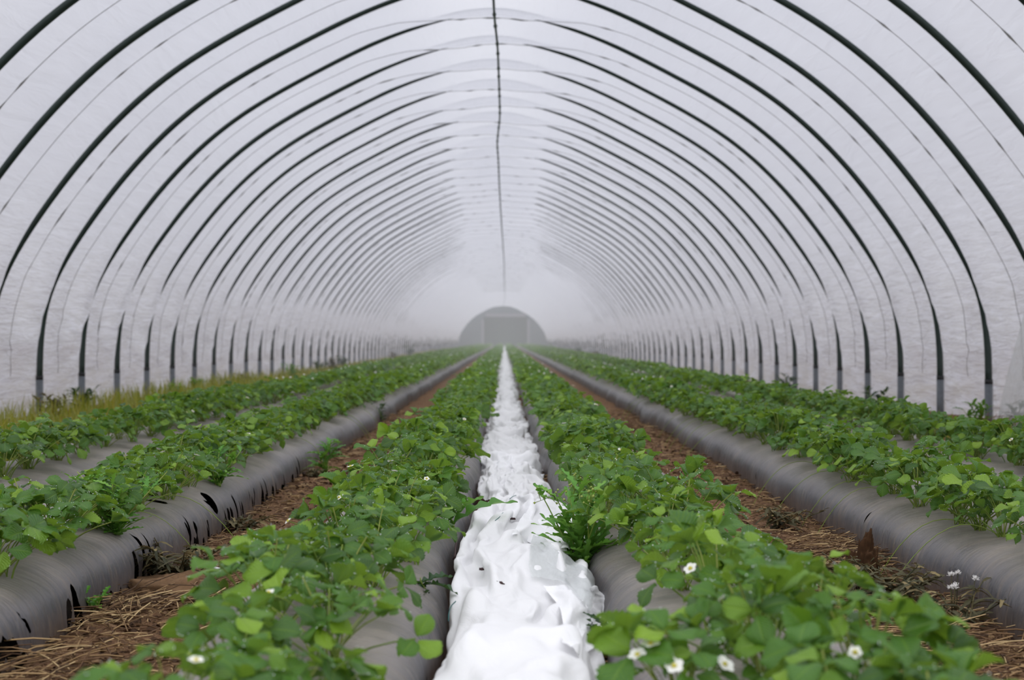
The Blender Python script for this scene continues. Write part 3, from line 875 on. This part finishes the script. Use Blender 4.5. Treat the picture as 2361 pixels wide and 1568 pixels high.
def build_fleece():
    ys = [6.9]
    while ys[-1] < YEND - .6: ys.append(ys[-1] + max(.0055, .0020 * ys[-1]))
    ys = np.array(ys); n = 84
    kY = [6.5, 7.0, 7.5, 8.0, 9.8, 20, 132]
    xl = np.interp(ys, kY, [-.13, -.13, -.135, -.145, -.125, -.12, -.11])
    xr = np.interp(ys, kY, [.19, .19, .195, .205, .17, .165, .15])
    hh = np.interp(ys, kY, [.10, .10, .095, .09, .085, .09, .09])
    lump = .03 * fbm(ys * 1.3, 0 * ys, seed=70, oct=2)
    xl = xl - .015 * fbm(ys * 2.2, 0 * ys + 3, seed=71, oct=3); xr = xr + .022 * fbm(ys * 1.9, 0 * ys + 8, seed=72, oct=3)
    th = np.linspace(PI, 0, n); p = 2.2
    cx = np.sign(np.cos(th)) * np.abs(np.cos(th)) ** (2 / p); sz = np.abs(np.sin(th)) ** (2 / p)
    C, Hw = (xl + xr) / 2, (xr - xl) / 2
    X = C[:, None] + Hw[:, None] * cx[None]; Z = (hh + lump)[:, None] * sz[None]
    Y = ys[:, None] + 0 * X
    s = np.linspace(-.25, .25, n)[None] + 0 * X
    h = crumple(s, Y, 40) * .16 + wrinkle(s, Y, 400) * .16
    nx, nz = cx * .8, sz * .9 + .1
    env = np.minimum(1, np.minimum(np.arange(n), np.arange(n)[::-1]) / 4.0)[None]
    X = X + h * nx[None] * env; Z = Z + h * nz[None] * env - .012
    Y = Y + .35 * h * np.sin(s * 30 + Y * 3)
    root = empty('fleece_strip', (0, 0, 0)); tag(root, 'crumpled white fleece lying in the middle furrow between the beds', 'fleece')
    mb = MB(); mb.add(np.stack([X.ravel(), Y.ravel(), Z.ravel()], 1), grid_faces(len(ys), n))
    V = settled_cloth(); mv = MB(); mv.add(V.reshape(-1, 3), grid_faces(V.shape[0], V.shape[1]))
    mb.build('distant_cloth', M['fleece'], root)
    o = mv.build('bunched_cloth', M['fleece'], root)
    sd = o.modifiers.new('smooth', 'SUBSURF'); sd.levels = 2; sd.render_levels = 2
    # loose folds pulled out sideways
    def patch(name, net, mat, amp, seed, N=46):
        net = np.array(net, float)
        a, b = net.shape[:2]
        G = np.stack([catmull(net[i], 12) for i in range(a)], 0)
        G = np.stack([catmull(G[:, j], 12) for j in range(G.shape[1])], 1)
        uu, vv = np.meshgrid(np.linspace(0, .35, G.shape[1]), np.linspace(0, .35, G.shape[0]))
        du = np.gradient(G, axis=1); dv = np.gradient(G, axis=0); Nn = np.cross(du, dv); Nn /= np.linalg.norm(Nn, axis=2)[..., None] + 1e-9
        G = G + Nn * (crumple(uu, vv, seed, 4, 30, 7) * amp)[..., None]
        m = MB(); m.add(G.reshape(-1, 3), grid_faces(G.shape[0], G.shape[1])); return m.build(name, mat, root)
    global cloth_hit
    from mathutils.bvhtree import BVHTree
    F = grid_faces(V.shape[0], V.shape[1]); bvh = BVHTree.FromPolygons(V.reshape(-1, 3).tolist(), F.tolist())
    def cloth_hit(px, py, D, lift=.0):
        d = at(px, py, D=1.0) - np.array([0, 0, EYE]); n_ = np.linalg.norm(d)
        h = bvh.ray_cast((0, 0, EYE), (d / n_).tolist())[0]
        if h is not None and abs(h[1] - D) < .7: D = h[1]
        return at(px, py, D=D - lift)
    A = lambda px, py, D: cloth_hit(px, py, D, .035)
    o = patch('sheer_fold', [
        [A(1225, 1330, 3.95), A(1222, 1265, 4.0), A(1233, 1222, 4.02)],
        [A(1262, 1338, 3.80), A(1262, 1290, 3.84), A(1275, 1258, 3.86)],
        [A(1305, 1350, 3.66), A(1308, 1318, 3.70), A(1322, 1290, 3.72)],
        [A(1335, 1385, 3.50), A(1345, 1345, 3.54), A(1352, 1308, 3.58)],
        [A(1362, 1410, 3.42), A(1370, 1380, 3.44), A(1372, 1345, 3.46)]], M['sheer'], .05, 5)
    o['label'] = 'sheer fold with grey shade painted in, standing up from the cloth'
    patch('spread_fold', [
        [A(1175, 1240, 4.32), A(1205, 1195, 4.6), A(1240, 1150, 4.95)],
        [A(1215, 1238, 4.20), A(1260, 1195, 4.5), A(1280, 1153, 4.9)],
        [A(1265, 1262, 4.05), A(1310, 1205, 4.38), A(1330, 1165, 4.72)],
        [A(1330, 1270, 3.95), A(1360, 1225, 4.25), A(1392, 1182, 4.5)],
        [A(1375, 1290, 3.85), A(1405, 1240, 4.1), A(1425, 1200, 4.35)]], M['fleece'], .07, 9)
    patch('side_fold', [
        [A(1255, 1355, 3.55), A(1290, 1400, 3.35), A(1300, 1470, 3.05), A(1310, 1500, 3.0)],
        [A(1300, 1345, 3.56), A(1340, 1385, 3.36), A(1345, 1455, 3.10), A(1340, 1510, 3.02)],
        [A(1355, 1352, 3.52), A(1385, 1390, 3.34), A(1390, 1440, 3.14), A(1375, 1490, 3.04)],
        [A(1385, 1362, 3.50), A(1418, 1385, 3.36), A(1430, 1405, 3.24), A(1405, 1455, 3.10)]], M['fleece'], .08, 12)
build_fleece()

# ------------------------------------------------------------------ weeds, straw and small things
def lobed_leaf(L, Wd, r, lobes=6, droop=.4, rows=26, spiky=.75):
    v = np.linspace(0, 1, rows)
    env = np.sin(PI * np.clip(.06 + .94 * v, 0, 1)) ** .6
    saw = tri(v * lobes + .25)
    w = Wd / 2 * env * ((1 - spiky) + spiky * saw) + .0012; w[-1] = .001
    u = np.linspace(-1, 1, 5)
    X = w[:, None] * u[None]; Y = L * v[:, None] + .22 * np.abs(X)
    Z = .35 * np.abs(X) - droop * L * v[:, None] ** 2 + .08 * Wd * np.sin(v[:, None] * 20) * np.abs(u)[None]
    return np.stack([X, Y + 0 * X, Z + 0 * X], 2).reshape(-1, 3), grid_faces(rows, 5)

def make_weed(name, loc, seed, height, nleaf, L, Wd, mat, stems=1, droop=.4, lobes=6, spiky=.75, buds=0, lean=.25, stem_mat='stem', rise=.9, rows=26):
    r = np.random.default_rng(seed); root = empty(name, loc)
    fo, st, bd = MB(), MB(), []
    for s in range(stems):
        az0 = r.uniform(0, 2 * PI); le = lean * r.uniform(.3, 1.2) * (0 if stems == 1 else 1)
        h = height * r.uniform(.75, 1.05)
        t = np.linspace(0, 1, 8)
        path = np.stack([le * h * t ** 1.4 * math.cos(az0) + .006 * np.sin(t * 5 + s), le * h * t ** 1.4 * math.sin(az0), h * t - .01], 1)
        st.add(*tube(path, np.linspace(.0035, .0015, 8), 5))
        for i in range(max(1, nleaf // stems)):
            q = r.uniform(.02, 1.0); p = np.array([np.interp(q, t, path[:, j]) for j in range(3)])
            V, F = lobed_leaf(L * r.uniform(.6, 1.1) * (1.1 - .5 * q), Wd * r.uniform(.7, 1.15) * (1.1 - .4 * q), r, lobes, droop * r.uniform(.4, 1.5), rows, spiky)
            fo.add(V @ (rotz(r.uniform(0, 2 * PI)) @ rotx(rise * r.uniform(.5, 1.2)) @ roty(r.normal(0, .3))).T + p, F)
        for i in range(buds):
            p = path[-1] + r.normal(0, 1, 3) * np.array([.018, .018, .012]); bd.append(MB()); bd[-1].add(*octa(p, r.uniform(.003, .005)))
            st.add(*tube([path[-1] - np.array([0, 0, .02]), p], .0008, 4, False))
    fo.build('foliage', M[mat], root); st.build('stem', M[stem_mat], root)
    for b in bd: b.build('bud', M['bud'], root)
    return root

def put(px, py, z): return at(px, py, z=z)
w = make_weed('tall_weed', put(1345, 1335, .05), 21, .26, 100, .15, .036, 'weed', 9, .22, 5, .8, 4, .5)
tag(w, 'tall bright green weed with jagged leaves against the loose fleece fold', 'weed', 'weeds on the beds')
w = make_weed('tall_weed', put(1318, 1262, .10), 29, .22, 26, .07, .016, 'weed', 2, .2, 4, .7, 6, .25)
tag(w, 'slender yellowish weed with buds behind the jagged weed beside the fleece', 'weed', 'weeds on the beds')
w = make_weed('spiny_weed', put(1405, 1510, .03), 22, .07, 40, .13, .03, 'darkweed', 3, .25, 8, .7, 0, .5, rise=.75)
tag(w, 'dark green spiny weed growing beside the straw at the fleece front', 'weed', 'weeds on the beds')
w = make_weed('sow_thistle', (-.155, 4.25, .135), 23, .07, 9, .20, .08, 'weed', 1, .6, 5, .8, 0, rise=.9)
tag(w, 'arching jagged weed leaning over the fleece from the bed beside it', 'weed', 'weeds on the beds')
w = make_weed('sow_thistle', (-.185, 3.25, .12), 24, .05, 5, .12, .05, 'darkweed', 1, .8, 5, .7, 0, rise=.5)
tag(w, 'small dark jagged weed drooping over the plastic edge beside the white fleece', 'weed', 'weeds on the beds')
w = make_weed('bushy_weed', put(268, 1238, .14), 25, .19, 150, .095, .022, 'weed', 10, .3, 6, .75, 0, .75)
tag(w, 'bushy feathery weed overhanging the torn grey plastic flank', 'weed', 'weeds on the beds')
w = make_weed('bushy_weed', put(505, 1128, .13), 26, .15, 60, .09, .03, 'weed', 5, .5, 6, .75, 0, .6)
tag(w, 'jagged weed hanging down behind the folded plastic crease', 'weed', 'weeds on the beds')
w = make_weed('path_weed', put(745, 1100, .0), 27, .20, 50, .10, .03, 'weed', 4, .5, 6, .6, 0, .5)
tag(w, 'green and yellow weed growing from the path beside the plastic bed', 'weed', 'weeds on the beds')
w = make_weed('path_weed', put(870, 975, .0), 28, .16, 50, .09, .03, 'darkweed', 4, .5, 6, .6, 0, .6)
tag(w, 'dark weed at the path edge farther along the plastic bed', 'weed', 'weeds on the beds')
w = make_weed('seedling', put(130, 1290, .13), 30, .07, 26, .06, .022, 'weed', 4, .35, 4, .5, 0, .9)
tag(w, 'low leafy weed sprouting from the plastic of the torn bed shoulder', 'weed', 'weeds on the beds')
w = make_weed('seedling', put(212, 1400, .03), 34, .05, 14, .05, .022, 'weed', 2, .35, 4, .4, 0, .9)
tag(w, 'tiny green weed beside a tear at the foot of the plastic', 'weed', 'weeds on the beds')
# withered weeds
for i, (px, py, h, nl, wd, st_, lab) in enumerate([
        (405, 1335, .12, 130, .030, 12, 'withered weed with drooping straw coloured leaves beside the torn plastic'),
        (2055, 1395, .12, 190, .028, 16, 'large heap of withered dark weeds against the smooth plastic flank'),
        (1960, 1345, .09, 70, .026, 8, 'withered weed under the upright brown clod'),
        (1800, 1225, .11, 70, .026, 8, 'small withered weed farther along the straw path'),
        (2225, 1450, .11, 60, .022, 6, 'withered brown and green weed below the white seed heads'),
        (560, 1225, .06, 70, .026, 9, 'withered weed scraps along the torn plastic slits'),
        (735, 1105, .06, 50, .03, 6, 'brown withered weed at the foot of the green path weed')]):
    w = make_weed('withered_weed', put(px, py, .0), 40 + i, h, int(nl * 1.6), .062, wd * .62, 'wilt', st_, .9, 3, .5, 0, 1.5, 'wilt', .7, 12)
    tag(w, lab, 'weed', 'withered weeds on the paths')

def lump(n, m, rad, hgt, seed, rough, power=1.0):
    a = np.linspace(0, 2 * PI, m, endpoint=False); q = np.linspace(0, 1, n)
    R_ = rad * np.sin(q * PI / 2) ** power
    Z = hgt * np.cos(q * PI / 2)
    X = R_[:, None] * np.cos(a); Yv = R_[:, None] * np.sin(a); Zv = Z[:, None] + 0 * X
    nn = fbm(X / rad * 2.5, Yv / rad * 2.5, Zv / hgt * 2, seed=seed, oct=4)
    k = 1 + rough * nn
    V = np.stack([X * k, Yv * k, Zv * (1 + rough * nn) - .012], 2).reshape(-1, 3)
    return V, [grid_faces(n, m, True)]
mb = MB(); mb.add(*lump(26, 50, .17, .055, 3, .30)); o = mb.build('soil_mound', M['sandy']); o.location = put(385, 1362, 0)
tag(o, 'small mound of loose sandy soil beside the torn plastic', 'soil mound')
mb = MB(); mb.add(*lump(40, 50, .045, .12, 9, .38, 1.0)); o = mb.build('clod', M['clod']); o.location = put(1990, 1345, 0); o.rotation_euler = (.1, .12, 0)
tag(o, 'upright brown clod of rotten roots on the straw path', 'clod')
# seed heads
root = empty('seed_head', put(2200, 1440, 0)); tag(root, 'white fluffy seed heads above withered stalks at the plastic flank', 'seed head')
r = np.random.default_rng(3); ms = MB()
for i in range(7):
    mb = MB()
    c = np.array([r.normal(0, .018), r.normal(0, .02), r.uniform(.085, .125)])
    ms.add(*tube([(c[0] * .3, c[1] * .3, 0), (c[0] * .8, c[1] * .8, .06), c], .0012, 4))
    for j in range(40):
        d = r.normal(0, 1, 3); d /= np.linalg.norm(d); d[2] = abs(d[2])
        mb.add(*tube([c, c + d * r.uniform(.006, .013)], [.0004, .0008], 3))
    mb.build('seed_fluff', M['fluff'], root)
ms.build('stalks', M['wilt'], root)
# stick, twig, twine, crumbs on the fleece
a, b = put(490, 1308, .03), put(523, 1316, .02)
mb = MB(); mb.add(*tube(np.linspace(a, b, 5), .005, 6)); o = mb.build('plastic_stick', M['white']); tag(o, 'short white plastic stick lying on the path behind leaves', 'stick')
def on_fleece(pix, D, r0, name, mat, lab, cat, grp=None, sides=6):
    P = np.array([cloth_hit(x, y, d, .004) for (x, y), d in zip(pix, D)]); P = catmull(P, 5)
    mb = MB(); mb.add(*tube(P, r0, sides)); o = mb.build(name, mat); tag(o, lab, cat, grp); return o
on_fleece([(1054, 1243), (1050, 1262), (1049, 1280), (1044, 1290)], [3.93, 3.88, 3.82, 3.8], .0024, 'twig', M['bark'], 'dark reddish twig lying on the white fleece', 'twig')
on_fleece([(1051, 1386), (1040, 1398), (1035, 1415), (1034, 1432)], [3.17, 3.14, 3.1, 3.08], .0011, 'twine', M['string'], 'blue green twine hanging down the side of the fleece', 'twine', 'bits of blue green twine')
on_fleece([(1160, 1182), (1152, 1192), (1142, 1200)], [4.62, 4.56, 4.5], .0011, 'twine', M['string'], 'straight bit of blue green twine on top of the fleece', 'twine', 'bits of blue green twine')
on_fleece([(1190, 1142), (1182, 1145), (1175, 1151)], [5.1, 5.06, 5.0], .0011, 'twine', M['string'], 'short curl of twine higher up the fleece', 'twine', 'bits of blue green twine')
r = np.random.default_rng(8)
for (px, py, D, sz, lab) in [(1148, 1337, 3.42, .011, 'largest brown dead leaf curled in a crease of the white fleece'), (1111, 1303, 3.6, .007, 'dark dead leaf crumb on the flat part of the fleece'),
                        (1154, 1180, 4.55, .008, 'small dark leaf crumb beside the straight twine on the fleece'), (1181, 1189, 4.5, .008, 'small dark leaf crumb in the hollow of the fleece')]:
    V, F = lump(8, 12, sz, sz * .8, int(px), .5); mb = MB(); mb.add(V, F); o = mb.build('dead_leaf', M['bark']); o.location = cloth_hit(px, py, D)
    tag(o, lab, 'dead leaf', 'dead leaves on the fleece')

def straw():
    r = np.random.default_rng(77); mb = MB(); lt = MB()
    lanes = [(-1.03, -.59, 1.0), (.70, 1.2, 1.0), (.13, .26, .25)]
    def sticks(n, lane, y0, y1, ylo_bias):
        x0, x1, _ = lane
        y = y0 * (y1 / y0) ** (r.random(n)); x = r.uniform(x0 - .02, x1 + .02, n)
        for i in range(n):
            L = r.uniform(.012, .075) * (1 if r.random() < .93 else 1.6); az = r.uniform(0, PI); el = r.normal(0, .10)
            d = np.array([math.cos(az) * math.cos(el), math.sin(az) * math.cos(el), math.sin(el)])
            c = np.array([x[i], y[i], float(ground_z(x[i], y[i])) + r.uniform(.002, .018)])
            rad = r.uniform(.0008, .0022) * (1 if y[i] < 6 else 1.5)
            bend = np.array([0, 0, r.uniform(0, .006)])
            V, F = tube([c - d * L / 2, c + bend, c + d * L / 2], rad, 3, False)
            mb.add(V, F)
    sticks(3600, lanes[0], 2.2, 14, 0); sticks(4200, lanes[1], 2.2, 14, 0); sticks(500, lanes[2], 2.3, 10, 0)
    # denser bunches seen at the path edges
    for px, py, n, sp in [(285, 1405, 170, .07), (1960, 1290, 150, .09), (1900, 1260, 120, .09), (1420, 1555, 130, .05), (450, 1370, 60, .06), (2200, 1490, 160, .10), (60, 1540, 80, .08), (2120, 1420, 90, .1)]:
        c0 = put(px, py, .015)
        for i in range(n):
            L = r.uniform(.05, .16); az = r.normal(.9 if px < 1162 else .3, .6); el = r.normal(.05, .14)
            d = np.array([math.cos(az) * math.cos(el), math.sin(az) * math.cos(el), math.sin(el)])
            c = c0 + np.array([r.normal(0, sp), r.normal(0, sp * 1.6), abs(r.normal(0, .014))])
            mb.add(*tube([c - d * L / 2, c + np.array([0, 0, .004]), c + d * L / 2], r.uniform(.001, .0022), 3, False))
    o = mb.build('straw', M['straw']); tag(o, 'loose brown straw strewn over the soil paths', 'straw', kind='stuff')
    for (x0, x1, k) in lanes:
        n = int(2600 * k); y = 2.2 * (12 / 2.2) ** r.random(n); x = r.uniform(x0, x1, n)
        for i in range(n):
            s = r.uniform(.004, .014); V = np.array([[-1, -.6, 0], [0, -.8, .3], [1, 0, .1], [.2, .9, .4], [-.8, .6, .1]]) * s
            V = V @ (rotz(r.uniform(0, 6)) @ rotx(r.normal(0, .5))).T + np.array([x[i], y[i], float(ground_z(x[i], y[i])) + .006])
            lt.add(V, np.array([[0, 1, 4], [1, 3, 4], [1, 2, 3]]))
    o = lt.build('leaf_litter', M['litter'], smooth=False); tag(o, 'crumbs of dead leaves between the straw on the paths', 'litter', kind='stuff')
straw()

def wall_grass():
    r = np.random.default_rng(31); mb = MB()
    n = 22000
    y = 6 * (95 / 6) ** (r.random(n) ** .85); left = r.random(n) < .8
    x = np.where(left, r.uniform(-4.0, -2.45, n), r.uniform(2.62, 3.75, n))
    for i in range(n):
        big = 1 + y[i] / 28
        dens = float(vnoise(x[i] * .9, y[i] * .5, seed=12))
        h = (.20 + .09 * dens) * r.uniform(.5, 1.5) * (1 if left[i] else .45) * np.interp(y[i], [12, 20, 45], [1, .7, .45])
        wv = .0028 * big * r.uniform(.7, 1.5); az = r.uniform(0, 2 * PI); le = r.uniform(.05, .7) * h
        b = np.array([x[i], y[i], float(ground_z(x[i], y[i])) - .01]); dx, dy = math.cos(az), math.sin(az)
        side = np.array([-dy, dx, 0]) * wv
        m_ = b + np.array([dx * le * .35, dy * le * .35, h * .6]); e = b + np.array([dx * le, dy * le, h])
        mb.add(np.array([b - side, b + side, m_ + side * .8, m_ - side * .8, e]), [np.array([[0, 1, 2, 3]]), np.array([[3, 2, 4]])])
    o = mb.build('grass', M['grass']); tag(o, 'yellowing grass and low weeds growing along the foot of the film walls', 'grass', kind='stuff')
wall_grass()

i = 0
for px, D, h, side, mat, nl in [(945, 57, .50, -1, 'darkweed', 60), (735, 27.5, .30, -1, 'darkweed', 70), (765, 31, .33, -1, 'wilt', 70), (790, 34, .28, -1, 'darkweed', 60), (677, 23.5, .34, -1, 'weed', 60),
                            (905, 44, .3, -1, 'wilt', 50), (560, 19.5, .22, -1, 'wilt', 60), (455, 17.0, .2, -1, 'weed', 60), (190, 13.2, .26, -1, 'darkweed', 60), (396, 15.8, .2, -1, 'weed', 50), (120, 12.2, .2, -1, 'wilt', 60),
                            (1335, 62, .34, 1, 'darkweed', 50), (1272, 78, .55, 1, 'weed', 50), (1372, 50, .3, 1, 'wilt', 50), (2020, 13.6, .24, 1, 'darkweed', 50), (1815, 18.5, .24, 1, 'darkweed', 50), (2345, 10.6, .22, 1, 'darkweed', 60), (2255, 10.9, .2, 1, 'weed', 50)]:
    X = (px - VX) / FPX * D
    w = make_weed('wall_weed', (X, D, float(ground_z(X, D)) - .01), 300 + i, h, nl, .12 * (1 + D / 90), .035 * (1 + D / 60), mat, 6, .4, 4, .5, 0, .6, rows=14)
    i += 1
    sd = 'left' if side < 0 else 'right'
    tone = {'darkweed': 'dark green', 'weed': 'bright green', 'wilt': 'brownish'}[mat]
    tag(w, f'{tone} weed standing by the {sd} film wall, about {nth(int(round((D - 12.85) / STEP)) + 5)} hoop from the front', 'weed', 'weeds at the film walls')

def film_scraps():
    # brown root tangle and loose film gathered at the right wall
    r = np.random.default_rng(66); mb = MB(); c0 = np.array([3.78, 10.35, .02])
    for i in range(260):
        a = c0 + np.array([r.normal(0, .10), r.normal(0, .16), abs(r.normal(0, .05))]); d = r.normal(0, 1, 3) * np.array([.06, .08, .04])
        mb.add(*tube([a, a + d * .5 + r.normal(0, .012, 3), a + d], .0024, 3, False))
    o = mb.build('dry_roots', M['deadleaf']); tag(o, 'tangle of reddish brown dry roots at the foot of the right film wall', 'roots')
    # hanging pleated sheet
    n, m = 60, 40
    t = np.linspace(0, 1, n)[:, None]; u = np.linspace(0, 1, m)[None]
    top = np.array([3.62, 9.55, EYE + .42]); top2 = np.array([3.70, 8.3, EYE + .62]); bot = np.array([3.74, 10.75, .02]); bot2 = np.array([3.66, 9.4, .03])
    P = (1 - t)[..., None] * ((1 - u)[..., None] * top + u[..., None] * top2) + t[..., None] * ((1 - u)[..., None] * bot + u[..., None] * bot2)
    ple = .030 * (1 - np.abs(fbm(u * 9 + .6 * t, t * 1.2, seed=5, oct=2))) + .03 * np.sin(t * PI)
    P[..., 0] -= ple
    mb = MB(); mb.add(P.reshape(-1, 3), grid_faces(n, m)); o = mb.build('loose_film_sheet', M['sheer'])
    tag(o, 'loose pleated sheet of white film hanging at the right wall', 'film')
film_scraps()

# ------------------------------------------------------------------ mist in the tunnel
def mist():
    P, N = section(60); P = P - N * .0
    poly = np.vstack([[P[0, 0], -.78], P[1:-1], [P[-1, 0], -.78]]); n = len(poly)
    y0, y1 = 15.0, hoopY(K1) + .15
    V = np.concatenate([np.stack([poly[:, 0] + XC, np.full(n, y), poly[:, 1] + EYE], 1) for y in (y0, y1)])
    i = np.arange(n); j = (i + 1) % n
    mb = MB(); mb.add(V, [np.arange(n)[None, ::-1], (np.arange(n) + n)[None], np.stack([j, j + n, i + n, i], 1)])
    m = bpy.data.materials.new('mist'); m.use_nodes = True; t = m.node_tree; t.nodes.clear()
    out = t.nodes.new('ShaderNodeOutputMaterial'); v = t.nodes.new('ShaderNodeVolumeScatter')
    v.inputs['Color'].default_value = (.97, .98, 1, 1); v.inputs['Density'].default_value = .006; v.inputs['Anisotropy'].default_value = .2
    t.links.new(v.outputs[0], out.inputs['Volume'])
    o = mb.build('mist', m, smooth=False); tag(o, 'thin damp mist filling the deeper part of the tunnel', 'mist', kind='stuff')
mist()
